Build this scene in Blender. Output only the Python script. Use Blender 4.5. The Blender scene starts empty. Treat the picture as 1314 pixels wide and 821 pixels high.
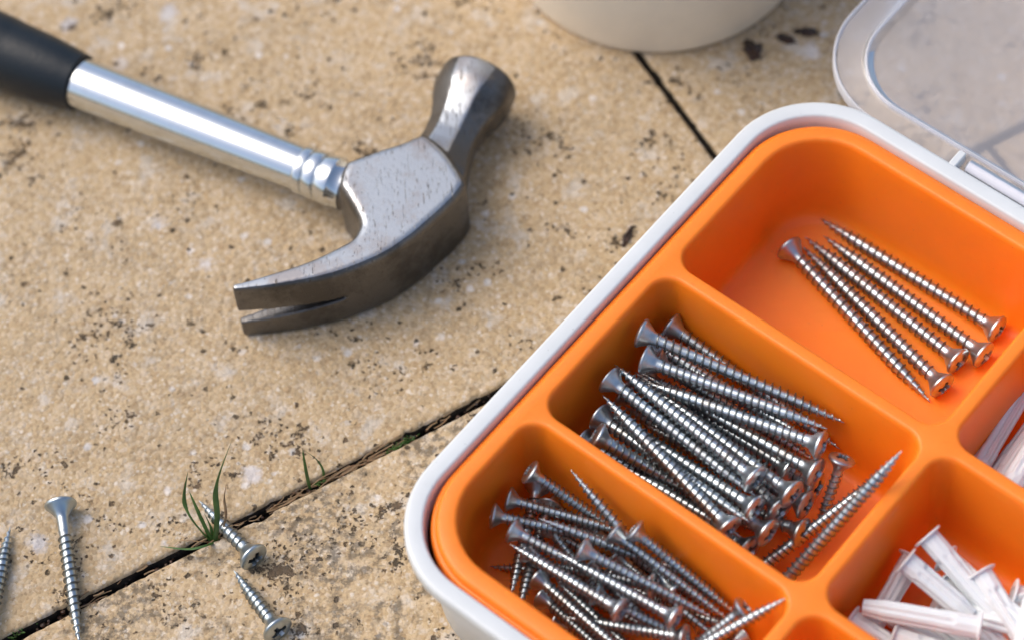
import bpy, bmesh, math, random
from mathutils import Vector, Matrix, noise
random.seed(7)
PI = math.pi
S = 0.01                       # everything below is written in centimetres
scene = bpy.context.scene
C = scene.collection
R = math.radians

# ------------------------------------------------------------------ helpers
def mesh_obj(name, verts, faces, mat=None, parent=None, smooth=True, sharp=35, loc=None):
    me = bpy.data.meshes.new(name)
    me.from_pydata([tuple(c*S for c in v) for v in verts], [], faces)
    me.validate(); me.update()
    if smooth:
        for p in me.polygons: p.use_smooth = True
        me.set_sharp_from_angle(angle=R(sharp))
    if mat: me.materials.append(mat)
    o = bpy.data.objects.new(name, me); C.objects.link(o)
    if parent: o.parent = parent
    if loc: o.location = [c*S for c in loc]
    return o

def tag(o, label=None, cat=None, group=None, kind=None):
    if label: o['label'] = label
    if cat: o['category'] = cat
    if group: o['group'] = group
    if kind: o['kind'] = kind
    return o

def empty(name, loc=(0,0,0), label=None, cat=None, group=None):
    o = bpy.data.objects.new(name, None); C.objects.link(o)
    o.location = [c*S for c in loc]; o.empty_display_size = .005
    return tag(o, label, cat, group)

def basis(x, up=(0,0,1)):
    x = Vector(x).normalized(); up = Vector(up)
    y = up.cross(x)
    if y.length < 1e-5: y = Vector((0,1,0)).cross(x)
    y.normalize(); z = x.cross(y)
    return Matrix((x, y, z)).transposed()

def lathe(profile, n=48, rfun=None, cap=True):
    """profile: (x along axis, radius); returns verts, faces about the x axis"""
    V, Fc = [], []
    for x, r in profile:
        for j in range(n):
            t = 2*PI*j/n
            rr = rfun(x, r, t) if rfun else r
            V.append((x, rr*math.cos(t), rr*math.sin(t)))
    for i in range(len(profile)-1):
        for j in range(n):
            k = (j+1) % n
            Fc.append((i*n+j, i*n+k, (i+1)*n+k, (i+1)*n+j))
    if cap:
        Fc.append(tuple(range(n-1, -1, -1)))
        Fc.append(tuple((len(profile)-1)*n+j for j in range(n)))
    return V, [tuple(reversed(f)) for f in Fc]

def xform(V, M, o=(0,0,0)):
    o = Vector(o)
    return [tuple(M @ Vector(v) + o) for v in V]

def modify(o, kind, **kw):
    m = o.modifiers.new(kind, kind)
    for k, v in kw.items(): setattr(m, k, v)
    dg = bpy.context.evaluated_depsgraph_get(); dg.update()
    me = bpy.data.meshes.new_from_object(o.evaluated_get(dg))
    o.modifiers.clear(); old = o.data; o.data = me
    bpy.data.meshes.remove(old)
    return o

def rrect(a0, a1, b0, b1, rad, n=10):
    """closed ring of a rounded rectangle; rad = radii at (a0,b0),(a1,b0),(a1,b1),(a0,b1)"""
    if not hasattr(rad, '__len__'): rad = (rad,)*4
    P = []
    for (ca, cb, sa, sb, r, st) in ((a0,b0,1,1,rad[0],PI), (a1,b0,-1,1,rad[1],1.5*PI), (a1,b1,-1,-1,rad[2],0), (a0,b1,1,-1,rad[3],.5*PI)):
        for i in range(n+1):
            t = st + .5*PI*i/n
            P.append((ca+sa*r + r*math.cos(t), cb+sb*r + r*math.sin(t)))
    return P

# ------------------------------------------------------------------ materials
def mat(name):
    m = bpy.data.materials.new(name); m.use_nodes = True
    nt = m.node_tree; bs = nt.nodes['Principled BSDF']
    return m, nt, bs

class N:
    def __init__(s, nt, scale=100):
        s.nt = nt
        tc = nt.nodes.new('ShaderNodeTexCoord'); mp = nt.nodes.new('ShaderNodeMapping')
        mp.inputs['Scale'].default_value = (scale,)*3
        nt.links.new(tc.outputs['Object'], mp.inputs[0]); s.co = mp.outputs[0]
    def L(s, a, b): s.nt.links.new(a, b)
    def noise(s, sc, det=3, rough=.5, co=None, dist=0):
        n = s.nt.nodes.new('ShaderNodeTexNoise'); n.inputs['Scale'].default_value = sc
        n.inputs['Detail'].default_value = det; n.inputs['Roughness'].default_value = rough; n.inputs['Distortion'].default_value = dist
        s.L(co or s.co, n.inputs['Vector']); return n
    def voro(s, sc, co=None, feat='F1'):
        n = s.nt.nodes.new('ShaderNodeTexVoronoi'); n.inputs['Scale'].default_value = sc; n.feature = feat
        s.L(co or s.co, n.inputs['Vector']); return n
    def ramp(s, fac, stops):
        n = s.nt.nodes.new('ShaderNodeValToRGB'); e = n.color_ramp.elements
        while len(e) < len(stops): e.new(.5)
        for k, (p, c) in zip(e, stops):
            k.position = p; k.color = (c, c, c, 1) if not hasattr(c, '__len__') else (*c, 1)
        s.L(fac, n.inputs[0]); return n.outputs[0]
    def mix(s, fac, a, b, mode='MIX'):
        n = s.nt.nodes.new('ShaderNodeMix'); n.data_type = 'RGBA'; n.blend_type = mode
        for i, v in ((0, fac), (6, a), (7, b)):
            if isinstance(v, (int, float)): n.inputs[i].default_value = v if i == 0 else (v, v, v, 1)
            elif isinstance(v, tuple): n.inputs[i].default_value = (*v, 1)
            else: s.L(v, n.inputs[i])
        return n.outputs[2]
    def math(s, op, a, b=0.0):
        n = s.nt.nodes.new('ShaderNodeMath'); n.operation = op
        for i, v in ((0, a), (1, b)):
            if isinstance(v, (int, float)): n.inputs[i].default_value = v
            else: s.L(v, n.inputs[i])
        return n.outputs[0]
    def mapped(s, scale=(1,1,1), rot=(0,0,0), loc=(0,0,0)):
        mp = s.nt.nodes.new('ShaderNodeMapping'); mp.inputs['Scale'].default_value = scale
        mp.inputs['Rotation'].default_value = rot; mp.inputs['Location'].default_value = loc
        s.L(s.co, mp.inputs[0]); return mp.outputs[0]
    def bump(s, h, dist, strength=1, normal=None):
        n = s.nt.nodes.new('ShaderNodeBump'); n.inputs['Distance'].default_value = dist*S; n.inputs['Strength'].default_value = strength
        s.L(h, n.inputs['Height'])
        if normal: s.L(normal, n.inputs['Normal'])
        return n.outputs[0]

def plastic(name, col, rough=.4, sss=0, bumpd=.004, spec=.5):
    m, nt, b = mat(name); n = N(nt)
    big = n.noise(.6, 4, .6)
    c = n.mix(n.ramp(big.outputs[0], ((.35, 0.0), (.7, 1.0))), tuple(x*.94 for x in col), col)
    nt.links.new(c, b.inputs['Base Color'])
    fine = n.noise(9, 3, .6)
    r = n.math('ADD', n.math('MULTIPLY', big.outputs[0], .18), rough-.09)
    nt.links.new(r, b.inputs['Roughness'])
    nm = n.bump(fine.outputs[0], bumpd)
    sc1 = n.ramp(n.noise(1, 2, .5, n.mapped((.7, 13, 7), (0, 0, R(33)))).outputs[0], ((.24, 0.0), (.29, 1.0)))
    sc2 = n.ramp(n.noise(1, 2, .5, n.mapped((.6, 15, 7), (0, 0, R(-48)))).outputs[0], ((.24, 0.0), (.29, 1.0)))
    scm = n.math('MULTIPLY', sc1, sc2)
    nt.links.new(n.bump(scm, .008, .8, nm), b.inputs['Normal'])
    dust = n.ramp(n.voro(2.4, n.mix(.25, n.co, n.noise(5, 3).outputs[1], 'ADD')).outputs['Distance'], ((.035, 1.0), (.07, 0.0)))
    c = n.mix(n.math('MULTIPLY', dust, .45), c, tuple(x*.45+.05 for x in col))
    nt.links.new(c, b.inputs['Base Color'])
    b.inputs['Specular IOR Level'].default_value = spec
    if sss:
        b.inputs['Subsurface Weight'].default_value = sss
        b.inputs['Subsurface Radius'].default_value = (1, .7, .5); b.inputs['Subsurface Scale'].default_value = .15*S
    return m

M = {}
M['white'] = plastic('white_plastic', (.67,.70,.705), .38, 0)
M['orange'] = plastic('orange_plastic', (.97,.235,.010), .44, .35, spec=.5)
ob = M['orange'].node_tree.nodes['Principled BSDF']
ob.inputs['Subsurface Radius'].default_value = (1, .22, .03); ob.inputs['Subsurface Scale'].default_value = .4*S
M['tub'] = plastic('cream_plastic', (.90,.82,.68), .5, 0)
M['nylon'] = plastic('nylon', (.80,.83,.84), .30, .12, .01)

def steel(name, col=(.62,.64,.66), rough=.25, dirt=.0, dirtcol=(.12,.07,.04), scr=0.0, bscale=2.0):
    m, nt, b = mat(name); n = N(nt)
    b.inputs['Metallic'].default_value = 1
    no = n.noise(bscale, 5, .65)
    msk = n.ramp(no.outputs[0], ((.5, 0.0), (.68, 1.0)))
    c = n.mix(n.math('MULTIPLY', msk, dirt), col, dirtcol)
    nt.links.new(c, b.inputs['Base Color'])
    nt.links.new(n.math('ADD', n.math('MULTIPLY', no.outputs[0], .3), rough-.15), b.inputs['Roughness'])
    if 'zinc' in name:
        at = nt.nodes.new('ShaderNodeAttribute'); at.attribute_name = 'painted_shade'
        c = n.mix(n.math('MULTIPLY', at.outputs['Fac'], .72), c, (.06,.055,.05)); nt.links.new(c, b.inputs['Base Color'])  # darkens the base colour as painted shade on threads and head recesses
    if scr:
        s1 = n.noise(1.0, 3, .7, n.mapped((14, 1.2, 14), (0, 0, R(25)))); s2 = n.noise(1.0, 3, .7, n.mapped((1.0, 11, 11), (0, 0, R(-12))))
        h = n.math('ADD', s1.outputs[0], s2.outputs[0])
        nm = n.bump(h, .02, scr); g = n.noise(7, 4, .7)
        nm = n.bump(n.ramp(g.outputs[0], ((.3, 0.0), (.42, 1.0))), .02, scr, nm)
        nt.links.new(nm, b.inputs['Normal'])
    return m
M['zinc'] = steel('zinc_plated_steel', (.52,.58,.61), .36, .45, (.30,.22,.15), 0, 1.3)
M['zinc_bright'] = steel('bright_zinc', (.47,.53,.56), .32, .25, (.3,.27,.22), 0, 1.5)
M['chrome'] = steel('chrome_tube', (.70,.74,.76), .13, .15, (.30,.26,.22), .0, 1.1)

# forged head: bare scratched cheek steel with thin brown lacquer left on parts of it
m, nt, b = mat('forged_steel'); n = N(nt); M['forged'] = m
b.inputs['Metallic'].default_value = .92
lac = n.noise(.55, 4, .6); wear = n.noise(6, 5, .7)
f = n.ramp(n.math('ADD', n.math('MULTIPLY', lac.outputs[0], .8), n.math('MULTIPLY', wear.outputs[0], .2)), ((.47, 0.0), (.60, 1.0)))
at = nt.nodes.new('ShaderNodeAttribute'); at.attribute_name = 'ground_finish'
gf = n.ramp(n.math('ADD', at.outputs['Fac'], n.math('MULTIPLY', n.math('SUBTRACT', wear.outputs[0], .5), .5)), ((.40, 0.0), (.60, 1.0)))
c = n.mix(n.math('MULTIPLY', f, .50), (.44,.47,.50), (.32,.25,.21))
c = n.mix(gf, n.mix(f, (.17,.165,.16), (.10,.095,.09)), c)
s1 = n.noise(1.0, 2, .6, n.mapped((22, 1.6, 5), (0, 0, R(-40)))); s2 = n.noise(1.0, 2, .6, n.mapped((18, 1.2, 5), (0, 0, R(65))))
nick = n.ramp(s1.outputs[0], ((.29, 0.0), (.36, 1.0))); nick2 = n.ramp(s2.outputs[0], ((.29, 0.0), (.36, 1.0)))
nk = n.math('MULTIPLY', nick, nick2)
pit = n.ramp(n.voro(5).outputs['Distance'], ((.05, 0.0), (.14, 1.0)))
msk = n.ramp(n.noise(1.1, 2).outputs[0], ((.5, 0.0), (.6, 1.0)))
pit = n.math('MAXIMUM', pit, msk)
nk = n.math('MULTIPLY', nk, pit)
c = n.mix(nk, (.10,.085,.07), c)
nt.links.new(c, b.inputs['Base Color'])
nt.links.new(n.math('ADD', n.math('MULTIPLY', wear.outputs[0], .22), .27), b.inputs['Roughness'])
nm = n.bump(nk, .02, .7); nm = n.bump(wear.outputs[0], .012, .6, nm)
nt.links.new(nm, b.inputs['Normal'])

m, nt, b = mat('black_rubber'); n = N(nt); M['rubber'] = m
b.inputs['Base Color'].default_value = (.007,.013,.019,1); b.inputs['Roughness'].default_value = .42
du = n.ramp(n.noise(2.2, 6, .7).outputs[0], ((.55, 0.0), (.72, 1.0)))
nt.links.new(n.mix(n.math('MULTIPLY', du, .35), (.007,.013,.019), (.03,.03,.03)), b.inputs['Base Color']); b.inputs['Specular IOR Level'].default_value = .35
nt.links.new(n.bump(n.noise(8, 4, .6).outputs[0], .015), b.inputs['Normal'])

# frosted clear plastic of the lid
def frosted(name, clear, col=(.88,.86,.90)):
    m, nt, b = mat(name); nt.nodes.remove(b); n = N(nt)
    out = nt.nodes['Material Output']
    tr = nt.nodes.new('ShaderNodeBsdfTransparent'); tr.inputs[0].default_value = (.97,.965,.975,1)
    df = nt.nodes.new('ShaderNodeBsdfDiffuse'); df.inputs[0].default_value = (*col,1)
    tl = nt.nodes.new('ShaderNodeBsdfTranslucent'); tl.inputs[0].default_value = (*col,1)
    gl = nt.nodes.new('ShaderNodeBsdfGlossy'); gl.inputs['Roughness'].default_value = .34
    a = nt.nodes.new('ShaderNodeMixShader'); a.inputs[0].default_value = .3; n.L(df.outputs[0], a.inputs[1]); n.L(tl.outputs[0], a.inputs[2])
    c2 = nt.nodes.new('ShaderNodeMixShader'); n.L(n.math('ADD', n.math('MULTIPLY', n.noise(.5, 4).outputs[0], .08), clear-.04), c2.inputs[0]); n.L(a.outputs[0], c2.inputs[1]); n.L(tr.outputs[0], c2.inputs[2])
    fr = nt.nodes.new('ShaderNodeFresnel'); fr.inputs[0].default_value = 1.45
    c3 = nt.nodes.new('ShaderNodeMixShader'); n.L(fr.outputs[0], c3.inputs[0]); n.L(c2.outputs[0], c3.inputs[1]); n.L(gl.outputs[0], c3.inputs[2])
    n.L(c3.outputs[0], out.inputs[0])
    return m
M['lid'] = frosted('frosted_lid', .68, (.98,.94,.95))
M['lid_rim'] = frosted('frosted_lid_thick', .22, (.92,.93,.98))

# sandy exposed-aggregate paving
def paving(name, stain):
    m, nt, b = mat(name); n = N(nt)
    w = n.noise(3, 3, .6); cw = n.mix(.06, n.co, w.outputs[1], 'ADD')
    g1 = n.voro(5.5, cw); g2 = n.voro(11, cw)
    big = n.noise(.11, 3, .5); mid = n.noise(1.6, 4, .6); fine = n.noise(16, 3, .7)
    base = n.mix(n.ramp(big.outputs[0], ((.35, 0.0), (.65, 1.0))), (.46,.35,.19), (.52,.41,.245))
    sep = nt.nodes.new('ShaderNodeSeparateColor'); n.L(g1.outputs['Color'], sep.inputs[0])
    grain = n.ramp(sep.outputs[0], ((0, (.36,.25,.135)), (.25, (.49,.365,.205)), (.6, (.56,.435,.27)), (.86, (.64,.54,.40)), (1, (.70,.62,.52))))
    c = n.mix(.62, base, grain)
    sep2 = nt.nodes.new('ShaderNodeSeparateColor'); n.L(g2.outputs['Color'], sep2.inputs[0])
    c = n.mix(.42, c, n.ramp(sep2.outputs[1], ((0, (.28,.17,.09)), (.3, (.52,.36,.21)), (.9, (.56,.42,.27)), (1, (.78,.72,.64)))))
    c = n.mix(n.math('MULTIPLY', n.ramp(mid.outputs[0], ((.52, 0.0), (.75, 1.0))), .35), c, (.62,.53,.42))
    # pale quartz flecks
    q = n.voro(1.15, n.mix(.22, n.mapped(loc=(3,5,0)), n.noise(5, 3, .6).outputs[1], 'ADD')); qs = nt.nodes.new('ShaderNodeSeparateColor'); n.L(q.outputs['Color'], qs.inputs[0])
    qm = n.math('MULTIPLY', n.ramp(q.outputs['Distance'], ((.10, 1.0), (.22, 0.0))), n.ramp(qs.outputs[0], ((.60, 0.0), (.66, 1.0))))
    c = n.mix(n.math('MULTIPLY', qm, .75), c, n.mix(qs.outputs[1], (.60,.60,.60), (.82,.77,.72)))
    q2 = n.voro(2.7, n.mix(.12, n.mapped(loc=(1,2,0)), n.noise(9, 3, .6).outputs[1], 'ADD')); qs2 = nt.nodes.new('ShaderNodeSeparateColor'); n.L(q2.outputs['Color'], qs2.inputs[0])
    qm2 = n.math('MULTIPLY', n.ramp(q2.outputs['Distance'], ((.12, 1.0), (.25, 0.0))), n.ramp(qs2.outputs[0], ((.66, 0.0), (.70, 1.0))))
    c = n.mix(n.math('MULTIPLY', qm2, .6), c, (.76,.70,.62))
    q3 = n.voro(.33, n.mix(.9, n.mapped(loc=(2.3,.7,0)), n.noise(2.2, 4, .65).outputs[1], 'ADD')); qs3 = nt.nodes.new('ShaderNodeSeparateColor'); n.L(q3.outputs['Color'], qs3.inputs[0])
    qm3 = n.math('MULTIPLY', n.ramp(q3.outputs['Distance'], ((.08, 1.0), (.16, 0.0))), n.ramp(qs3.outputs[0], ((.35, 0.0), (.40, 1.0))))
    c = n.mix(n.math('MULTIPLY', qm3, .8), c, n.mix(qs3.outputs[1], (.50,.50,.53), (.72,.68,.66)))
    # pale cement bloom
    bl = n.noise(.75, 5, .62, n.mapped(loc=(7,3,0)))
    c = n.mix(n.math('MULTIPLY', n.ramp(bl.outputs[0], ((.56, 0.0), (.66, 1.0))), .50), c, (.66,.63,.58))
    # dark pits and lichen specks: ragged, in clusters, with clean stone between them
    cl = n.noise(.33, 3, .55, n.mapped(loc=(1,9,0))); ww = n.noise(7, 4, .7); cp = n.mix(.30, n.co, ww.outputs[1], 'ADD')
    rg = n.noise(1.5, 8, .74, n.mapped(loc=(4,1,0)))
    k1 = n.math('ADD', rg.outputs[0], n.math('MULTIPLY', n.math('SUBTRACT', cl.outputs[0], .5), .42+.1*stain))
    pk = n.ramp(k1, ((.640-stain*.03, 0.0), (.662-stain*.03, 1.0)))
    p1 = n.voro(1.9, cp); ps = nt.nodes.new('ShaderNodeSeparateColor'); n.L(p1.outputs['Color'], ps.inputs[0])
    pk1 = n.math('MULTIPLY', n.ramp(p1.outputs['Distance'], ((.12, 1.0), (.21, 0.0))), n.ramp(ps.outputs[0], ((.86-stain*.12, 0.0), (.87-stain*.12, 1.0))))
    p2 = n.voro(5.5, cp); ps2 = nt.nodes.new('ShaderNodeSeparateColor'); n.L(p2.outputs['Color'], ps2.inputs[0])
    th2 = n.math('SUBTRACT', cl.outputs[0], n.math('MULTIPLY', ps2.outputs[0], .25))
    pk2 = n.math('MULTIPLY', n.ramp(p2.outputs['Distance'], ((.22, 1.0), (.36, 0.0))), n.ramp(th2, ((.525-stain*.07, 0.0), (.555-stain*.07, 1.0))))
    pit = n.math('MAXIMUM', n.math('MAXIMUM', pk, pk1), pk2)
    c = n.mix(n.math('MULTIPLY', pit, .9), c, n.mix(ps.outputs[1], (.035,.028,.020), (.13,.085,.05)))
    if stain:
        st = n.noise(.38, 6, .72); st2 = n.noise(3, 4, .7)
        sm = n.math('MULTIPLY', n.ramp(st.outputs[0], ((.45, 0.0), (.54, 1.0))), n.ramp(st2.outputs[0], ((.44, 0.0), (.56, 1.0))))
        c = n.mix(n.math('MULTIPLY', sm, .7*stain), c, (.10,.085,.065))
    nt.links.new(c, b.inputs['Base Color'])
    b.inputs['Roughness'].default_value = .85; b.inputs['Specular IOR Level'].default_value = .25
    h = n.math('ADD', n.math('MULTIPLY', fine.outputs[0], .35), n.math('MULTIPLY', g1.outputs['Distance'], -.5))
    h = n.math('ADD', h, n.math('MULTIPLY', mid.outputs[0], .6))
    h = n.math('ADD', h, n.math('MULTIPLY', pit, -1.3))
    nt.links.new(n.bump(h, .085, 1.0), b.inputs['Normal'])
    return m
M['pave'] = paving('sandy_paving', .30)
M['pave_worn'] = paving('sandy_paving_worn', 1.0)

m, nt, b = mat('dark_soil'); n = N(nt); M['soil'] = m
so = n.noise(3, 6, .7)
nt.links.new(n.ramp(so.outputs[0], ((.3, (.008,.006,.005)), (.6, (.03,.022,.015)), (.75, (.09,.065,.04)))), b.inputs['Base Color'])
b.inputs['Roughness'].default_value = .95; nt.links.new(n.bump(so.outputs[0], .3), b.inputs['Normal'])
def leafy(name, c0, c1):
    m, nt, b = mat(name); n = N(nt)
    nt.links.new(n.ramp(n.noise(1.2, 3).outputs[0], ((.35, c0), (.65, c1))), b.inputs['Base Color'])
    b.inputs['Roughness'].default_value = .45; b.inputs['Subsurface Weight'].default_value = .15; b.inputs['Subsurface Scale'].default_value = .05*S
    return m
M['grass'] = leafy('grass_green', (.035,.095,.02), (.07,.16,.035))
M['straw'] = leafy('dry_straw', (.22,.13,.06), (.35,.24,.13))
M['moss'] = leafy('moss_green', (.03,.09,.015), (.10,.20,.04))
M['crumb'] = leafy('dark_crumb', (.018,.010,.006), (.06,.028,.015))

# ------------------------------------------------------------------ the paving
cs = (math.cos(R(25.32)), math.sin(R(25.32))); J = (-4.57, -4.26)
def sl(s, t, z): return (J[0]+s*cs[0]-t*cs[1], J[1]+s*cs[1]+t*cs[0], z)
def slab(s0, s1, t0, t1, m, seed, thick=3.0):
    """rough-edged slab; corners in joint coordinates"""
    pts = []
    cor = [(s0,t0),(s1,t0),(s1,t1),(s0,t1)]
    for k in range(4):
        A, B = Vector(cor[k]), Vector(cor[(k+1)%4]); L = (B-A).length; nn = int(L/.16)
        d = (B-A).normalized(); nv = Vector((-d.y, d.x))
        for i in range(nn):
            p = A + (B-A)*i/nn
            w = min(1, i/6, (nn-i)/6)
            j = (noise.noise(Vector((p.x*.9, p.y*.9, seed)))*(.10 if abs(nv.y) > .5 and p.x < 12 else .025) + noise.noise(Vector((p.x*3, p.y*3, seed+5)))*.10 + noise.noise(Vector((p.x*7, p.y*7, seed+9)))*.06)*w
            chip = max(0, noise.noise(Vector((p.x*.5, p.y*.5, seed+20)))-.28)*(1.1 if abs(nv.y) > .5 and -9.5 < p.x < 12 else .1)*w
            pts.append((p + nv*(j+chip+.03), nv))
    V, F = [], []
    n_ = len(pts)
    for off, z in ((0, -thick), (0, -.32), (.02, -.16), (.05, -.06), (.11, -.012), (.20, 0)):
        for q, nv in pts:
            jz = 0 if z in (0, -thick) else noise.noise(Vector((q.x*4, q.y*4, seed+33)))*.05*min(1, -z*6)
            qs, qt = q.x+nv.x*off, q.y+nv.y*off
            if off: qs = max(s0+off+.05, min(s1-off-.05, qs)); qt = max(t0+off+.05, min(t1-off-.05, qt))
            V.append(sl(qs, qt, z+jz))
    for r in range(5):
        for i in range(n_):
            k = (i+1) % n_
            F.append((r*n_+i, r*n_+k, (r+1)*n_+k, (r+1)*n_+i))
    F.append(tuple(5*n_+i for i in range(n_)))
    o = tag(mesh_obj('paving_slab', V, F, m, sharp=60), kind='structure')
    o.data.materials.append(M['soil'])                # soil caked on the sides down in the joint
    for i in range(2*n_): o.data.polygons[i].material_index = 1
    return o
g = .05
slab(-29.2+g, 15.8-g, .10, 31, M['pave'], 1.3)
slab(15.8+g, 60, .10, 31, M['pave'], 7.7)
slab(-20.6+g, 24.4-g, -31, -.10, M['pave_worn'], 3.1)
slab(24.4+g, 68, -31, -.10, M['pave'], 9.2)
slab(-64, -29.2-g, .10, 31, M['pave'], 11.); slab(-64, -20.6-g, -31, -.10, M['pave'], 12.)
slab(-52, -6-g, 31.4, 75, M['pave'], 13.); slab(-6+g, 48, 31.4, 75, M['pave'], 14.)
slab(-52, -6-g, -75, -31.4, M['pave'], 15.); slab(-6+g, 48, -75, -31.4, M['pave'], 16.)
tag(mesh_obj('ground', [(-400,-400,-.75),(400,-400,-.75),(400,400,-.75),(-400,400,-.75)], [(0,1,2,3)], M['soil']), kind='structure')

# ------------------------------------------------------------------ the organiser box
BO = (7.9712, 4.1461); BA = (.68600, .72760); BB = (.72760, -.68600)
BM = Matrix(((BA[0], BB[0], 0), (BA[1], BB[1], 0), (0, 0, 1)))   # columns: a, b, z  (a right, b down-right)
def bx(a, b_, z): return (BO[0]+BA[0]*a+BB[0]*b_, BO[1]+BA[1]*a+BB[1]*b_, z)
def loft(rings, cap0=False, cap1=False, origin=(0,0,0)):
    """rings: list of (ring points [(a,b)], z) with equal counts"""
    V, F = [], []; n_ = len(rings[0][0])
    for P, z in rings:
        for p in P:
            q = bx(p[0], p[1], z); V.append((q[0]-origin[0], q[1]-origin[1], q[2]-origin[2]))
    for r in range(len(rings)-1):
        for i in range(n_):
            k = (i+1) % n_
            F.append((r*n_+i, (r+1)*n_+i, (r+1)*n_+k, r*n_+k))
    if cap0: F.append(tuple(range(n_)))
    if cap1: F.append(tuple((len(rings)-1)*n_+n_-1-i for i in range(n_)))
    return V, F
A0, A1, B0, B1 = -19.56, 3.33, .22, 24.5
def ring(d, rr=3.7, n=14): return rrect(A0+d, A1-d, B0+d, B1-d, max(.3, rr-d), n)
org = bx(-8, 12, 0)
box = empty('organiser_box', org, 'white plastic organiser box with an orange compartment tray, lid folded open', 'storage box')
prof = [(1.6,.0),(1.05,.03),(.86,.2),(.66,2.4),(.50,3.90),(.30,3.93),(.27,3.98),(.22,4.36),(.19,4.42),(.03,4.45),(.0,4.52),(.01,4.88),(.04,4.955),(.10,4.99),(.16,5.0),(.52,5.0),(.58,4.985),(.62,4.93),(.64,4.5),(.70,4.3)]
V, F = loft([(ring(d, 3.35), z) for d, z in prof], cap0=True, origin=org)
mesh_obj('outer_shell', V, F, M['white'], box, sharp=50)

# orange tray with six pockets
ao, bo_ = .80, .80
outer = [(ring(.72), 3.2), (ring(.67), 4.45), (ring(.70), 4.66), (ring(.76), 4.72), (ring(.83), 4.73), (ring(.86), 4.82), (ring(.92), 4.93), (ring(1.02), 4.965)]
V, F = loft(outer, origin=org); n_ = len(outer[0][0]); rim = list(range((len(outer)-1)*n_, len(outer)*n_))
rows = [(-18.02,-12.74), (-12.62,-5.9), (-5.44,1.9)]
rows = [(-18.05,-12.86), (-12.48,-5.93), (-5.47,1.92)]
cols = [(1.66,12.13), (12.58,23.06)]
rims = [rim]
for ri, (a0, a1) in enumerate(rows):
    for ci, (b0, b1) in enumerate(cols):
        rad = [.75]*4
        if ri == 0 and ci == 0: rad[0] = 2.3
        if ri == 2 and ci == 0: rad[1] = 2.3
        if ri == 2 and ci == 1: rad[2] = 2.3
        if ri == 0 and ci == 1: rad[3] = 2.3
        rg = []
        for d, z in [(-.11,4.965),(-.05,4.955),(-.005,4.92),(.03,4.86),(.06,4.74),(.10,4.3),(.19,3.2),(.30,1.9),(.36,1.45),(.44,1.2),(.58,1.02),(.80,.95)]:
            rg.append((rrect(a0+d, a1-d, b0+d, b1-d, [max(.2, r-d*(1 if d < .3 else .9)) for r in rad], 9), z))
        v2, f2 = loft(rg, origin=org); o = len(V); n2 = len(rg[0][0])
        V += v2; F += [tuple(reversed([i+o for i in f])) for f in f2]
        F.append(tuple(o+(len(rg)-1)*n2+i for i in range(n2)))
        rims.append([o+i for i in range(n2)])
bm = bmesh.new(); vs = [bm.verts.new(v) for v in V]
for f in F: bm.faces.new([vs[i] for i in reversed(f)])
before = set(bm.faces); ed = []
for rm in rims:
    for i in range(len(rm)):
        e = bm.edges.get((vs[rm[i]], vs[rm[(i+1) % len(rm)]])); ed.append(e)
res = bmesh.ops.triangle_fill(bm, use_beauty=True, use_dissolve=False, edges=ed, normal=(0,0,1))
bmesh.ops.recalc_face_normals(bm, faces=bm.faces)
bm.verts.index_update()
V = [tuple(v.co) for v in bm.verts]; F = [tuple(v.index for v in f.verts) for f in bm.faces]; bm.free()
mesh_obj('compartment_tray', V, F, M['orange'], box, sharp=50)

def bar(a0, a1, b0, b1, z0, z1, bev=.04, origin=org):
    P = rrect(a0, a1, b0, b1, bev*1.5, 3); Q = rrect(a0+bev, a1-bev, b0+bev, b1-bev, bev, 3)
    return loft([(P, z0), (P, z1-bev), (Q, z1)], True, True, origin)
for b_ in (6.55, 17.7):
    V, F = bar(A1-.1, A1+.62, b_, b_+.28, 4.5, 4.99); mesh_obj('hinge_tab', V, F, M['white'], box)

# lid, folded right over and lying flat behind the box
LA = 3.42; lid_o = bx(LA, 12.3, 4.6)
lid = empty('box_lid', lid_o, 'frosted see-through lid folded open behind the white box', 'lid')
def lring(d, r0=3.3): return rrect(LA+d, LA+23+(-d), B0-.1+d*1.5, B1+.1-d*1.5, max(.3, r0-d), 14)
def lz(z): return 4.45+z
V, F = loft([(lring(.10), lz(.10)), (lring(.70), lz(.10)), (lring(.74), lz(.12)), (lring(.80), lz(.26)), (lring(.86), lz(.26)), (lring(.96), lz(.06)), (lring(1.05), lz(.04))], cap1=True, origin=lid_o)
panel = mesh_obj('lid_panel', V, [tuple(reversed(f)) for f in F], M['lid'], lid, sharp=60)
def tube_ring(name, d0, d1, z0, z1, m):
    pr = [(d0, z0), (d0, z1-.05), (d0+.04, z1), (d1-.04, z1), (d1, z1-.05), (d1, z0), (d0, z0)]
    V, F = loft([(lring(d), lz(z)) for d, z in pr], origin=lid_o)
    return mesh_obj(name, V, F, m, lid, sharp=50)
tube_ring('lid_rim', .0, .08, -.25, .20, M['lid_rim'])
tube_ring('sealing_ridge', .77, .85, .10, .32, M['lid_rim'])
V, F = lathe([(0,.0),(.0,.2),(.05,.26),(10.4,.26),(10.45,.2),(10.45,.0)], 20, cap=False)
V = xform(V, basis((BB[0], BB[1], 0)), Vector(bx(LA+.27, 7.05, 4.72))-Vector(lid_o))
mesh_obj('hinge_barrel', V, F, M['lid_rim'], lid)
for o in (panel,): pass
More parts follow.
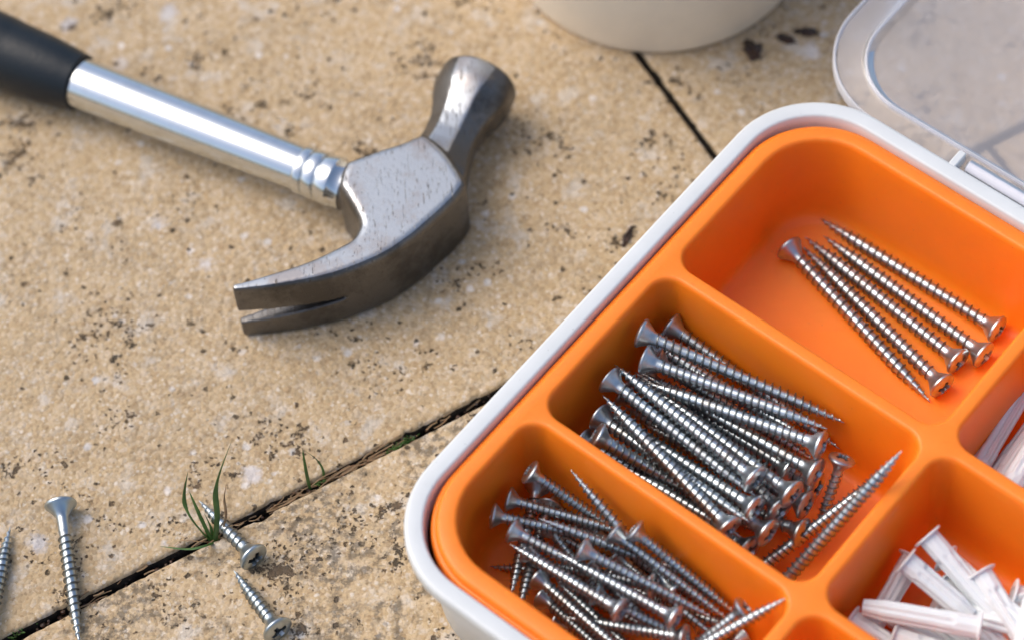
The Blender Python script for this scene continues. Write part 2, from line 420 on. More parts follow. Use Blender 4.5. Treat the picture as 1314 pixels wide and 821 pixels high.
# ------------------------------------------------------------------ plastic tub
tc = (6.66, 16.96)
tub = empty('plastic_tub', (*tc, 0), 'cream plastic tub standing behind the hammer, cut off by the top edge', 'tub')
V, F = lathe([(.12,.0),(.12,4.9),(.0,5.2),(.02,5.5),(.10,5.62),(.3,5.68),(9.6,6.35),(9.6,6.22),(.4,5.5),(.3,.0)], 96, cap=False)
V = [(y, z, x) for x, y, z in V]
mesh_obj('tub_wall', V, F, M['tub'], tub, sharp=40)
V, F = lathe([(9.2,6.3),(9.2,6.7),(9.3,6.75),(9.75,6.75),(9.8,6.7),(9.8,6.2),(9.5,6.2)], 96, cap=False)
V = [(y, z, x) for x, y, z in V]
mesh_obj('tub_rim', V, F, M['tub'], tub)

# ------------------------------------------------------------------ hammer
hd = Vector((-6.76+17.89, 6.33-12.85, 0)).normalized()          # along the handle, towards the head
hc = Vector((-5.74, 5.72, 1.5))
ham = empty('claw_hammer', (-4, 4, 0), 'steel claw hammer with black rubber grip lying on the paving', 'hammer')
hM = basis(hd); HO = Vector((-4, 4, 0))
def hx(V, o=hc): return [tuple(Vector(v)-HO) for v in xform(V, hM, o)]
tl = (Vector((-14.94, 11.12, 1.5))-hc).length
V, F = lathe([(-tl-1.5,.90),(-tl,.93),(-tl*.5,.875),(-1.35,.80)], 64)
mesh_obj('handle_tube', hx(V), F, M['chrome'], ham, sharp=30)
cp = [(-1.47,.80),(-1.45,.85),(-1.41,.875),(-1.33,.88),(-1.13,.88),(-1.10,.87),(-1.085,.82),(-1.055,.82),(-1.04,.87),(-1.0,.89),(-.64,.895),(-.61,.88),(-.595,.83),(-.565,.83),(-.55,.88),(-.51,.905),(-.10,.92),(-.03,.91),(.0,.86),(.4,.85)]
V, F = lathe(cp, 64)
mesh_obj('collar', hx(V), F, M['chrome'], ham, sharp=60)
gp = []
for i in range(60):
    x = i*.22
    r = 1.06 + .36*(1-math.exp(-x/1.9)) + (.05*math.sin(x*.55-1) if x > 3 else 0)
    gp.append((-tl-x+.0, r))
gp = [(-tl+.02,.90),(-tl+.06,1.0),(-tl+.02,1.07)] + gp[1:] + [(-tl-13.1,1.2),(-tl-13.2,.6),(-tl-13.22,0.01)]
V, F = lathe(gp, 64, rfun=lambda x, r, t: r*(1-.035*math.cos(2*t)))
grip = mesh_obj('rubber_grip', hx(V), [tuple(reversed(f)) for f in F], M['rubber'], ham, sharp=50)
zmin = min(v.co.z for v in grip.data.vertices)/S

# the forged head
top = [(-5.30,5.62),(-4.27,5.98),(-3.36,6.24),(-2.79,6.47),(-2.42,6.48),(-1.74,5.63),(-1.22,4.47),(-1.30,4.03),(-1.80,3.40),(-2.62,2.63),(-3.18,2.15),(-4.12,1.52),(-5.37,1.01),(-6.53,.74),(-8.04,.60),(-9.30,.60),
       (-9.36,.84),(-8.80,.97),(-8.12,1.17),(-6.77,1.60),(-5.87,2.02),(-5.23,2.38),(-4.97,2.85),(-5.02,3.2),(-5.35,4.05),(-5.62,4.60),(-5.50,5.2)]
def spline(P, sub=4):
    out = []; n_ = len(P); keep = {0, 15, 16, 22, 25, 26}
    for i in range(n_):
        p0, p1, p2, p3 = (Vector(P[(i+k) % n_]) for k in (-1, 0, 1, 2))
        if i in keep: p0 = p1*2-p2
        if (i+1) % n_ in keep: p3 = p2*2-p1
        for k in range(sub):
            t = k/sub
            out.append(.5*((2*p1)+(p2-p0)*t+(2*p0-5*p1+4*p2-p3)*t*t+(3*p1-p0-3*p2+p3)*t**3))
    return out
P = spline(top)
n_ = len(P); V, F = [], []
def inset(P, d):
    out = []
    for i in range(len(P)):
        a_, b_, c_ = P[i-1], P[i], P[(i+1) % len(P)]
        t = (c_-a_).normalized(); nv = Vector((t.y, -t.x)); out.append(b_ + nv*d*max(.10, min(1, (b_.x+9.5)/3.6)))
    return out
area = sum(P[i].x*P[(i+1) % n_].y-P[(i+1) % n_].x*P[i].y for i in range(n_))
sg = 1 if area < 0 else -1
def inw(d): return inset(P, d*sg)
for d, z in ((.12,.03),(.0,.15),(.0,2.68),(.045,2.84),(.14,2.95),(.28,3.0)):
    for p in inw(d): V.append((p.x, p.y, z))
for r in range(5):
    for i in range(n_):
        k = (i+1) % n_; F.append((r*n_+i, r*n_+k, (r+1)*n_+k, (r+1)*n_+i))
F.append(tuple(reversed(range(n_)))); F.append(tuple(5*n_+i for i in range(n_)))
if sg > 0: F = [tuple(reversed(f)) for f in F]
body = mesh_obj('head', V, F, M['forged'], None, smooth=False)
# V slot between the two claws
ap = Vector((-5.45, 1.2, 1.42)); tip = Vector((-9.6, .75, 1.28)); d = (tip-ap).normalized(); sd = Vector((-d.y, d.x, 0)).normalized()
V = []
for s_ in (-2.5, 2.5):
    for (k, zz) in ((0, .035), (0, -.035), (1.35, -.50), (1.35, .50)):
        q = ap.lerp(tip, k) + sd*s_; V.append((q.x, q.y, q.z+zz))
F = [(0,1,2,3), (7,6,5,4), (0,4,5,1), (1,5,6,2), (2,6,7,3), (3,7,4,0)]
cut = mesh_obj('cut', V, F, smooth=False)
bm = bmesh.new(); bm.from_mesh(cut.data); bmesh.ops.recalc_face_normals(bm, faces=bm.faces); bm.to_mesh(cut.data); bm.free()
bm = bmesh.new(); bm.from_mesh(body.data); bmesh.ops.recalc_face_normals(bm, faces=bm.faces); bmesh.ops.triangulate(bm, faces=[f for f in bm.faces if len(f.verts) > 4]); bm.to_mesh(body.data); bm.free()
modify(body, 'BOOLEAN', operation='DIFFERENCE', object=cut, solver='EXACT')
bpy.data.objects.remove(cut)
# neck, poll and striking face, eight-sided at the neck and round at the face
fd = Vector((-.52+1.80, 9.77-7.09, 0)).normalized(); fM = basis(fd)
fo = Vector((-2.10, 6.20, 1.5))
fl = (Vector((-.52, 9.77, 1.5))-fo).length
prof = [(-1.2,1.32,1),(-.35,1.24,1),(.05,1.13,1),(.45,1.04,.95),(1.0,.98,.9),(1.6,1.02,.9),(2.05,1.14,.85),(2.5,1.32,.65),(2.85,1.42,.4),(3.1,1.45,.2),(fl-.12,1.43,0),(fl-.02,1.37,0),(fl,1.28,0),(fl+.03,.6,0)]
octo = {round(x, 4): o for x, r, o in prof}
def octr(x, r, t):
    o = octo[round(x, 4)]; q = ((t+PI/8) % (PI/4)) - PI/8
    return r*(1-o) + o*r*math.cos(PI/8)*1.04/math.cos(q)
V, F = lathe([(x, r) for x, r, o in prof], 64, rfun=octr)
neck = mesh_obj('neck', xform(V, fM, fo), F, None, smooth=False)
bm = bmesh.new(); bm.from_mesh(body.data); bm.from_mesh(neck.data)
# socket boss that takes the handle
V, F = lathe([(.12,.80),(.9,.80),(2.0,.80)], 48)
bs_ = mesh_obj('boss', xform(V, hM, hc), F, None, smooth=False); bm.from_mesh(bs_.data)
bmesh.ops.recalc_face_normals(bm, faces=bm.faces)
bm.to_mesh(body.data); bm.free()
for o in (neck, bs_): bpy.data.objects.remove(o)
modify(body, 'REMESH', mode='VOXEL', voxel_size=.05*S, use_smooth_shade=True)
modify(body, 'SMOOTH', factor=.5, iterations=14)
for v in body.data.vertices: v.co -= HO*S
body.parent = ham
for p in body.data.polygons: p.use_smooth = True
body.data.materials.clear(); body.data.materials.append(M['forged'])
# which faces were ground bright in the factory (the flat cheeks) and which kept their dark forging skin
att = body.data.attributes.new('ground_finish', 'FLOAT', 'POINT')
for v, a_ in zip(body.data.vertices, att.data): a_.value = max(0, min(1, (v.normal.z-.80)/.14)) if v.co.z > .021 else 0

# ------------------------------------------------------------------ screws
def thread_mesh(L, rc, rt, pitch, shank, seg=14):
    """helical thread along +x from 0 to L, ending in a point; 'shank' of it is left plain"""
    ph = ((0.0, 0), (.60, 0), (.76, 1), (.84, 1)); V = []; turns = int((L+pitch)/pitch)+1; tot = turns*seg
    def r_at(x, crest):
        tp = max(0.0, min(1.0, (L-x)/(rt*5.5))); tp2 = tp**.8
        on = max(0.0, min(1.0, (x-shank)/(pitch*1.2)))
        base = (rc + (.02 if shank > .6 and x < shank else 0))*tp2
        return base + crest*on*(rt-rc)*min(1, tp*1.6)**.7*(1 if tp > 0 else 0)
    for j in range(tot+seg+1):
        t = 2*PI*j/seg
        for f, cr in ph:
            x = max(0.0, min(L, pitch*(j/seg-1+f)))
            r = r_at(x, cr); V.append((x, r*math.cos(t), r*math.sin(t)))
    F = []; M_ = len(ph)
    for j in range(tot):
        for m_ in range(M_):
            if m_ < M_-1: q = (j*M_+m_, j*M_+m_+1, (j+1)*M_+m_+1, (j+1)*M_+m_)
            else: q = (j*M_+m_, (j+seg)*M_, (j+seg+1)*M_, (j+1)*M_+m_)
            if max(V[i][0] for i in q)-min(V[i][0] for i in q) < 1e-6: continue
            F.append(q)
    used = sorted({i for f in F for i in f}); mp = {k: i for i, k in enumerate(used)}
    return [V[i] for i in used], [tuple(mp[i] for i in f) for f in F]
def head_mesh(name, rh, rn, mt):
    n_ = 40
    prof = [(.80*rh+.22,0),(.80*rh+.22,rn),(.80*rh+.08,rn*1.02),(.80*rh-.02,rn*1.14),(.58*rh,rn*1.5),(.17*rh,rh*.90),(.11*rh,rh*.98),(.07*rh,rh),(-.03*rh,rh),(-.07*rh,rh*.975),(-.11*rh,rh*.92),(-.17*rh,rh*.75),(-.225*rh,rh*.5),(-.25*rh,rh*.25),(-.255*rh,0)]
    V, F = [], []
    V.append((prof[0][0],0,0))
    for x, r in prof[1:-1]:
        for j in range(n_): t = 2*PI*j/n_; V.append((x, r*math.cos(t), r*math.sin(t)))
    V.append((prof[-1][0],0,0)); last = len(V)-1; m_ = len(prof)-2
    for j in range(n_):
        k = (j+1) % n_
        F.append((0, 1+k, 1+j)); F.append((last, 1+(m_-1)*n_+j, 1+(m_-1)*n_+k))
        for i in range(m_-1): F.append((1+i*n_+j, 1+i*n_+k, 1+(i+1)*n_+k, 1+(i+1)*n_+j))
    o = mesh_obj(name, V, F, mt, None, smooth=False)
    bm = bmesh.new(); bm.from_mesh(o.data); bmesh.ops.recalc_face_normals(bm, faces=bm.faces); bm.to_mesh(o.data); bm.free()
    # cross recess: two tapered wedges and a small diagonal star
    for ang, w0, l0 in ((0, .13, .60), (90, .13, .60), (45, .06, .36), (135, .06, .36)):
        V = []
        for x, l, w in ((-.5*rh, l0*rh*1.15, w0*rh*1.3), (.42*rh, l0*rh*.42, w0*rh*.9)):
            for sy, sz in ((-1,-1),(1,-1),(1,1),(-1,1)): V.append((x, sy*l, sz*w))
        c, s = math.cos(R(ang)), math.sin(R(ang)); V = [(x, y*c-z*s, y*s+z*c) for x, y, z in V]
        ct = mesh_obj('cut', V, [(0,1,2,3),(7,6,5,4),(0,4,5,1),(1,5,6,2),(2,6,7,3),(3,7,4,0)], smooth=False)
        bm = bmesh.new(); bm.from_mesh(ct.data); bmesh.ops.recalc_face_normals(bm, faces=bm.faces); bm.to_mesh(ct.data); bm.free()
        modify(o, 'BOOLEAN', operation='DIFFERENCE', object=ct, solver='EXACT')
        bpy.data.objects.remove(ct)
    for p in o.data.polygons: p.use_smooth = True
    o.data.set_sharp_from_angle(angle=R(28))
    o.data.materials.clear(); o.data.materials.append(mt)
    at = o.data.attributes.new('painted_shade', 'FLOAT', 'POINT')      # shade inside the cross recess, painted as a darker colour
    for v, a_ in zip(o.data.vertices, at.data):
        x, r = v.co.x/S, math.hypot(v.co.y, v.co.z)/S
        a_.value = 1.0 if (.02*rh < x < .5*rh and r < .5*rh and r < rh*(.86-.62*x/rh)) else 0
    return o

def make_screw(L, rc, rt, pitch, shank, rh, mt):
    root = empty('wood_screw')
    V, F = thread_mesh(L, rc, rt, pitch, shank)
    th = mesh_obj('threaded_shank', V, F, mt, root, sharp=32)
    at = th.data.attributes.new('painted_shade', 'FLOAT', 'POINT')     # shaded, dark-reflecting side of the thread ridges, painted into the colour
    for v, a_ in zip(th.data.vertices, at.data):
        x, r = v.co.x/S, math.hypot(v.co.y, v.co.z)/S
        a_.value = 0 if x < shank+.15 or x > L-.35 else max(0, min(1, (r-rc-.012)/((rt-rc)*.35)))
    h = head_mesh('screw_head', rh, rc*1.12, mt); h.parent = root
    root['L'] = L
    return root
KIND = {
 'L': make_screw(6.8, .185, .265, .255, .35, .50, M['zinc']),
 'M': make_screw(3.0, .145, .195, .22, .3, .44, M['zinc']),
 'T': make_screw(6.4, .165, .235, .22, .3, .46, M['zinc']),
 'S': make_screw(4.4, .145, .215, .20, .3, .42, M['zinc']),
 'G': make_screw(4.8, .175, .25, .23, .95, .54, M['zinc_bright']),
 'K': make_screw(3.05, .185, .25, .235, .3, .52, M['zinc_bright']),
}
first = {k: True for k in KIND}
def copy_thing(o):
    c = o.copy(); C.objects.link(c)
    for ch in list(o.children):
        d = ch.copy(); C.objects.link(d); d.parent = c
    return c
def place_screw(kind, h, t, label, group, spin):
    src = KIND[kind]
    if first[kind]: o = src; first[kind] = False
    else: o = copy_thing(src)
    h = Vector(h); t = Vector(t); L = (t-h).length
    Mx = basis(t-h) @ Matrix.Rotation(R(spin), 3, 'X')
    o.matrix_world = Matrix.Translation(h*S) @ Mx.to_4x4() @ Matrix.Diagonal((L/src_len[kind], 1, 1, 1))
    tag(o, label, 'screw', group)
    return o
src_len = {k: v['L'] for k, v in KIND.items()}
for v in KIND.values(): del v['L']
SCREWS = [
  ('L', (16.26, -2.45, 1.4), (10.97, 2.83, 1.08), 'farthest back of the four parallel screws, tip at the top left of the sparse compartment', 'screws in the sparse compartment'),
  ('L', (15.65, -3.4, 1.4), (11.0, 2.09, 1.08), 'second screw from the back of the sparse compartment, head touching the divider', 'screws in the sparse compartment'),
  ('L', (14.76, -3.56, 1.4), (10.35, 2.13, 1.08), 'middle screw of the five in the sparse compartment', 'screws in the sparse compartment'),
  ('L', (14.09, -4.45, 1.4), (10.23, 1.73, 1.08), 'fourth screw in the sparse compartment, cross head nearest the bottom corner', 'screws in the sparse compartment'),
  ('L', (9.71, 1.5, 1.4), (13.66, -4.86, 1.08), 'frontmost of five sparse screws, the only one with its head at upper left', 'screws in the sparse compartment'),
  ('L', (4.18, -3.19, 4.24), (10.4, -6.72, 3.47), 'topmost long screw lying along the back of the crowded pile, cone head at upper left', 'screws in the crowded middle compartment'),
  ('L', (5.22, -2.31, 3.11), (10.33, -6.85, 1.98), 'screw at the back of the crowded pile, head just right of the topmost one', 'screws in the crowded middle compartment'),
  ('L', (4.22, -4.04, 3.95), (9.75, -7.25, 4.09), 'bluish screw just below the topmost one, flat round head at left, tip at right', 'screws in the crowded middle compartment'),
  ('L', (9.46, -7.83, 4.1), (4.13, -4.55, 3.43), 'top layer screw whose head is highest at the right of the crowded pile', 'screws in the crowded middle compartment'),
  ('L', (9.25, -8.44, 3.48), (4.08, -3.8, 2.8), 'screw whose domed head is second highest at the right of the crowded pile', 'screws in the crowded middle compartment'),
  ('L', (8.39, -9.22, 3.61), (4.01, -4.13, 2.99), 'screw ending in a head between the second highest and the big cross head', 'screws in the crowded middle compartment'),
  ('L', (7.25, -8.75, 3.91), (3.21, -3.92, 3.63), 'upper layer screw with its head above the big cross head in the middle compartment', 'screws in the crowded middle compartment'),
  ('L', (7.18, -9.52, 3.42), (2.61, -4.88, 2.59), 'screw with the biggest clearly visible cross head in the middle compartment', 'screws in the crowded middle compartment'),
  ('L', (3.0, -4.52, 3.7), (7.32, -9.08, 3.28), 'screw with a pale head leaning on the left wall beside the crowded pile', 'screws in the crowded middle compartment'),
  ('L', (6.27, -10.25, 3.62), (2.73, -5.04, 3.63), 'screw with tip at far left and head low beside the front divider', 'screws in the crowded middle compartment'),
  ('L', (2.59, -5.49, 3.0), (6.95, -10.01, 3.45), 'brownish head at left wall, below the pale leaning head', 'screws in the crowded middle compartment'),
  ('L', (2.39, -6.65, 3.79), (7.46, -9.23, 1.08), 'dark cone head at the lower left of the crowded pile, shaft along the front divider', 'screws in the crowded middle compartment'),
  ('L', (1.98, -6.03, 2.4), (6.7, -10.2, 2.81), 'darkest cone head at the lower left, half behind the front divider', 'screws in the crowded middle compartment'),
  ('M', (10.12, -8.12, 3.6), (9.19, -9.63, 1.31), 'short brown screw standing cone head up in the right corner of the middle compartment', 'screws in the crowded middle compartment'),
  ('T', (7.59, -11.67, 1.67), (11.64, -9.45, 6.29), 'front screw of the crossed pair at the right, tip resting highest on the divider', 'screws in the crowded middle compartment'),
  ('T', (6.82, -10.91, 1.4), (11.66, -8.6, 3.6), 'rear screw of the crossed pair at the right of the middle compartment', 'screws in the crowded middle compartment'),
  ('L', (8.52, -7.89, 2.8), (3.88, -3.63, 2.56), 'dark head in the gap between the heads at right of the crowded pile', 'screws in the crowded middle compartment'),
  ('L', (8.88, -9.11, 2.59), (4.07, -5.05, 1.57), 'dark brown cross head low at the right of the crowded pile', 'screws in the crowded middle compartment'),
  ('L', (7.53, -10.17, 2.93), (3.12, -5.44, 2.32), 'shadowed cross head directly under the biggest cross head', 'screws in the crowded middle compartment'),
  ('L', (6.94, -10.33, 2.19), (2.77, -5.75, 1.08), 'lowest head by the front divider of the middle compartment', 'screws in the crowded middle compartment'),
  ('L', (4.59, -3.66, 3.21), (9.63, -6.79, 1.08), 'dark head peeping out beneath the topmost screws at upper left of the pile', 'screws in the crowded middle compartment'),
  ('L', (3.41, -4.28, 2.35), (8.55, -7.73, 1.08), 'zinc screw buried under the crowded pile in the middle compartment', 'screws buried in the middle compartment'),
  ('L', (7.93, -8.38, 1.74), (3.46, -3.99, 1.08), 'zinc screw buried under the crowded pile in the middle compartment', 'screws buried in the middle compartment'),
  ('L', (4.23, -3.46, 1.99), (9.45, -7.8, 1.76), 'zinc screw buried under the crowded pile in the middle compartment', 'screws buried in the middle compartment'),
  ('L', (4.65, -2.89, 2.85), (9.03, -7.31, 3.81), 'zinc screw buried under the crowded pile in the middle compartment', 'screws buried in the middle compartment'),
  ('L', (9.33, -8.34, 2.32), (4.71, -4.24, 1.09), 'zinc screw buried under the crowded pile in the middle compartment', 'screws buried in the middle compartment'),
  ('L', (6.01, -10.31, 2.61), (2.55, -5.21, 1.3), 'zinc screw buried under the crowded pile in the middle compartment', 'screws buried in the middle compartment'),
  ('L', (8.01, -9.36, 2.88), (4.6, -4.13, 2.1), 'zinc screw buried under the crowded pile in the middle compartment', 'screws buried in the middle compartment'),
  ('L', (8.67, -9.98, 2.38), (3.91, -6.08, 1.08), 'zinc screw buried under the crowded pile in the middle compartment', 'screws buried in the middle compartment'),
  ('S', (4.35, -11.76, 2.64), (1.46, -7.97, 4.14), 'screw pointing up with its sharp tip highest in the front compartment', 'screws in the front compartment'),
  ('S', (2.65, -10.13, 3.74), (6.02, -12.98, 2.6), 'screw whose head crosses over the upward pointing one in the front compartment', 'screws in the front compartment'),
  ('S', (3.28, -10.26, 4.0), (6.31, -12.72, 2.4), 'rearmost long screw of the front pile, cone head beside the back divider', 'screws in the front compartment'),
  ('S', (2.6, -12.94, 3.92), (-0.64, -10.09, 3.45), 'screw with its tip at far left and a copper coloured head at lower right', 'screws in the front compartment'),
  ('S', (-0.53, -9.61, 3.46), (3.22, -12.13, 3.09), 'screw with cone head at left, starting the longest diagonal row of the front pile', 'screws in the front compartment'),
  ('S', (4.26, -13.34, 3.89), (0.76, -10.53, 3.57), 'screw with a big grey head low in the middle of the front pile', 'screws in the front compartment'),
  ('S', (1.59, -10.77, 4.0), (5.41, -13.06, 3.2), 'screw with an oval head in the centre of the front pile', 'screws in the front compartment'),
  ('S', (-1.11, -8.96, 3.32), (2.77, -9.91, 2.66), 'leftmost small head of the front pile, thin shaft running right', 'screws in the front compartment'),
  ('S', (-0.57, -8.29, 3.09), (3.21, -9.69, 2.66), 'screw with a brown head at left, just above the leftmost small head', 'screws in the front compartment'),
  ('S', (4.47, -11.01, 2.5), (0.32, -9.26, 3.47), 'screw with its tip in the middle of the upper front pile, head buried', 'screws in the front compartment'),
  ('S', (0.17, -7.86, 4.0), (3.22, -9.54, 1.93), 'screw with the highest head at the upper left of the front compartment', 'screws in the front compartment'),
  ('S', (0.37, -7.43, 2.15), (-0.77, -11.32, 2.18), 'upright thread at left in the front compartment, its head under the highest head', 'screws in the front compartment'),
  ('S', (0.68, -8.04, 1.99), (-0.55, -11.88, 2.27), 'upright thread just right of its neighbour, going down at the left of the front pile', 'screws in the front compartment'),
  ('S', (2.54, -10.62, 1.63), (-1.37, -9.59, 1.06), 'screw with only its tip showing at the far left floor of the front compartment', 'screws in the front compartment'),
  ('S', (0.19, -11.02, 2.72), (2.72, -14.16, 3.14), 'screw with its head just right of the upright threads, shaft running off the bottom', 'screws in the front compartment'),
  ('S', (3.4, -14.28, 2.49), (0.73, -10.89, 2.23), 'screw pointing up left between the lower rows of the front pile, head out of view', 'screws in the front compartment'),
  ('S', (0.3, -11.21, 1.7), (2.56, -14.4, 2.75), 'small head half hidden at the front edge of the front compartment', 'screws in the front compartment'),
  ('S', (4.51, -13.73, 3.3), (0.84, -12.26, 2.42), 'screw with its head at the bottom edge of the photo in the front pile', 'screws in the front compartment'),
  ('S', (1.83, -10.8, 2.87), (4.4, -13.87, 2.26), 'buried screw running down right below the centre of the front pile', 'screws in the front compartment'),
  ('S', (2.74, -10.2, 2.24), (5.69, -13.34, 1.96), 'buried screw under the rear row in the front pile, only its threads showing', 'screws in the front compartment'),
  ('S', (3.82, -14.53, 3.08), (7.71, -13.38, 4.81), 'big screw leaning up on the central divider at the right of the front compartment', 'screws in the front compartment'),
  ('S', (6.4, -13.26, 3.97), (3.23, -14.36, 1.69), 'screw with a pale cone head at the right end of the front pile', 'screws in the front compartment'),
  ('S', (0.63, -9.14, 2.53), (2.88, -12.17, 1.06), 'small cone head between the left heads and the oval centre head', 'screws in the front compartment'),
  ('S', (6.39, -12.98, 1.36), (3.29, -15.28, 2.56), 'smallest bright head at the bottom right of the front pile', 'screws in the front compartment'),
  ('S', (0.98, -8.9, 1.33), (4.37, -11.09, 1.06), 'zinc screw buried at the bottom of the front pile', 'screws buried in the front compartment'),
  ('S', (5.24, -12.35, 1.32), (1.96, -9.97, 1.06), 'zinc screw buried at the bottom of the front pile', 'screws buried in the front compartment'),
  ('S', (0.64, -11.88, 1.33), (3.93, -14.19, 1.77), 'zinc screw buried at the bottom of the front pile', 'screws buried in the front compartment'),
  ('S', (0.75, -7.66, 1.32), (4.06, -10.45, 1.06), 'zinc screw buried at the bottom of the front pile', 'screws buried in the front compartment'),
  ('S', (1.66, -8.51, 1.74), (4.98, -11.32, 1.12), 'zinc screw buried at the bottom of the front pile', 'screws buried in the front compartment'),
  ('S', (6.02, -12.82, 2.05), (2.54, -10.97, 1.11), 'zinc screw buried at the bottom of the front pile', 'screws buried in the front compartment'),
  ('S', (-0.13, -10.0, 2.68), (2.99, -12.58, 2.73), 'zinc screw buried at the bottom of the front pile', 'screws buried in the front compartment'),
  ('S', (3.73, -11.76, 3.07), (0.32, -10.0, 1.77), 'zinc screw buried at the bottom of the front pile', 'screws buried in the front compartment'),
  ('S', (1.89, -11.98, 3.28), (5.33, -13.9, 2.36), 'zinc screw buried at the bottom of the front pile', 'screws buried in the front compartment'),
  ('S', (0.98, -10.75, 1.63), (4.14, -13.2, 2.23), 'zinc screw buried at the bottom of the front pile', 'screws buried in the front compartment'),
  ('S', (2.16, -9.22, 2.07), (5.4, -11.69, 1.25), 'zinc screw buried at the bottom of the front pile', 'screws buried in the front compartment'),
]
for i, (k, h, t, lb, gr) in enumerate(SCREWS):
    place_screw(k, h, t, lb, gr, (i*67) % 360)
GL = 'loose screws on the paving'
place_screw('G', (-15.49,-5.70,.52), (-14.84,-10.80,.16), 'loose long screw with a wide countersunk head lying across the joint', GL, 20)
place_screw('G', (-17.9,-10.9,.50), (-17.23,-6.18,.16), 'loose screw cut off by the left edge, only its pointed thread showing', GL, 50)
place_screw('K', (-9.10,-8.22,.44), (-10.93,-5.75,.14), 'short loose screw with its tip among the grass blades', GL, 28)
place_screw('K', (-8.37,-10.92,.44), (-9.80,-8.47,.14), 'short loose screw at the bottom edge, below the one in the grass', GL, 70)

# ------------------------------------------------------------------ wall plugs
def plug_mesh(L, r):
    V, F = [], []; n_ = 48; st = 40
    for i in range(st+1):
        x = L*i/st; u = i/st
        for j in range(n_):
            t = 2*PI*j/n_
            if u < .22: rr = r*(1-.08*abs(math.sin(5*t)))
            else:
                rib = .17*max(0, math.sin(7*t))**.6+(.16 if abs(math.sin(t)) < .16 else 0)
                tooth = .03*((u*14) % 1)
                rr = r*(.97-rib-tooth*.6*(1 if abs(math.cos(t)) > .5 else 0))
            if u > .8: rr *= 1-.28*((u-.8)/.2)
            V.append((x, rr*math.cos(t), rr*math.sin(t)*(1 if u < .34 else .93)))
    for i in range(st):
        for j in range(n_):
            k = (j+1) % n_; F.append((i*n_+j, (i+1)*n_+j, (i+1)*n_+k, i*n_+k))
    # bore at both ends
    def bore(base, x0, depth, r0, flip):
        nonlocal V, F
        o = len(V)
        for x, rr in ((x0, r0), (x0+depth, r0*.9)):
            for j in range(n_): t = 2*PI*j/n_; V.append((x, rr*math.cos(t), rr*math.sin(t)))
        for j in range(n_):
            k = (j+1) % n_
            q = [(base+j, base+k, o+k, o+j), (o+j, o+k, o+n_+k, o+n_+j)]
            F += [tuple(reversed(f)) for f in q] if flip else q
        F.append(tuple(o+n_+j for j in range(n_)))
    bore(0, 0, L*.3, r*.62, False); bore(st*n_, L, -L*.2, r*.42, True)
    return V, F
PL, PR = 3.7, .37
def make_plug():
    root = empty('wall_plug')
    V, F = plug_mesh(PL, PR); mesh_obj('ribbed_sleeve', V, F, M['nylon'], root, sharp=50)
    V, F = lathe([(.02,.26),(-.07,.26),(-.08,.30),(-.08,.48),(-.06,.51),(-.02,.51),(.01,.47),(.02,.40),(.02,.26)], 40, cap=False)
    mesh_obj('flange', V, F, M['nylon'], root, sharp=50)
    return root
plug = make_plug(); pf = True
PG = 'white wall plugs in the tray'
PLUGS = [
 ((12.44,-11.10,3.55), (14.62,-13.95,2.45), 'white wall plug with its flange edge highest in the plug compartment'),
 ((11.62,-11.85,3.50), (13.45,-13.55,2.75), 'white wall plug with its flange just left of the highest one'),
 ((13.55,-14.22,3.30), (10.12,-13.12,3.15), 'white wall plug lying crosswise in front of the others, hollow end right'),
 ((9.80,-13.25,2.50), (12.6,-15.6,2.2), 'white wall plug at the front edge under the crosswise one'),
 ((12.0,-11.25,2.45), (10.35,-13.35,1.6), 'white wall plug deep against the left wall, under the two flanged ones'),
 ((13.95,-12.35,3.2), (15.2,-15.0,2.6), 'white wall plug third from the left along the back wall of the compartment'),
 ((14.9,-12.95,2.8), (17.6,-14.0,2.2), 'white wall plug at the right edge of the photo, low by the back wall'),
 ((13.0,-11.6,2.9), (15.3,-14.4,2.9), 'white wall plug tucked behind the highest flange, its flange against the back wall'),
 ((11.1,-13.9,2.5), (14.1,-15.6,2.7), 'white wall plug just below the hollow end of the crosswise one'),
 ((15.4,-13.4,3.1), (14.2,-16.5,2.9), 'white wall plug at the lower right corner of the photo, pointing down'),
 ((12.9,-12.1,2.35), (14.9,-15.2,1.9), 'white wall plug in the gap between the two flanged ones'),
 ((15.9,-14.6,3.0), (13.1,-13.1,2.35), 'white wall plug at the right edge pointing left under the flanged ones'),
 ((10.9,-12.6,1.8), (13.5,-15.1,1.9), 'white wall plug half under the crosswise one, behind its narrow end'),
 ((12.6,-14.9,1.6), (14.6,-12.2,1.6), None), ((12.0,-13.0,1.45), (15.2,-13.9,1.5), None), ((13.2,-11.9,1.4), (11.6,-14.6,1.4), None), ((14.9,-15.4,1.7), (12.2,-12.8,1.45), None), ((11.5,-13.2,1.5), (13.6,-15.6,1.5), None),
 ((15.15,-9.55,2.85), (17.35,-6.6,3.0), 'white wall plug with its round open end facing down left, compartment at right edge'),
 ((14.35,-8.35,1.9), (16.6,-5.3,2.2), 'white wall plug beside the left wall of the compartment at the right edge'),
 ((15.95,-10.15,2.75), (18.2,-7.6,2.9), 'white wall plug lowest at the right edge, half cut off by the frame'),
 ((15.0,-9.0,2.2), (17.5,-6.0,2.4), 'white wall plug between the open ended one and the one by the wall'),
 ((15.3,-8.1,1.5), (17.6,-5.4,1.5), None), ((17.9,-8.7,1.6), (15.4,-9.0,1.5), None),
]
for i, (h, t, lb) in enumerate(PLUGS):
    o = plug if i == 0 else copy_thing(plug)
    h, t = Vector(h), Vector(t); Ld = (t-h).length
    o.matrix_world = Matrix.Translation(h*S) @ (basis(t-h) @ Matrix.Rotation(R(i*53), 3, 'X')).to_4x4() @ Matrix.Diagonal((Ld/PL, 1, 1, 1))
    tag(o, lb or 'white wall plug buried beneath the other plugs', 'wall plug', PG if lb else 'buried wall plugs')

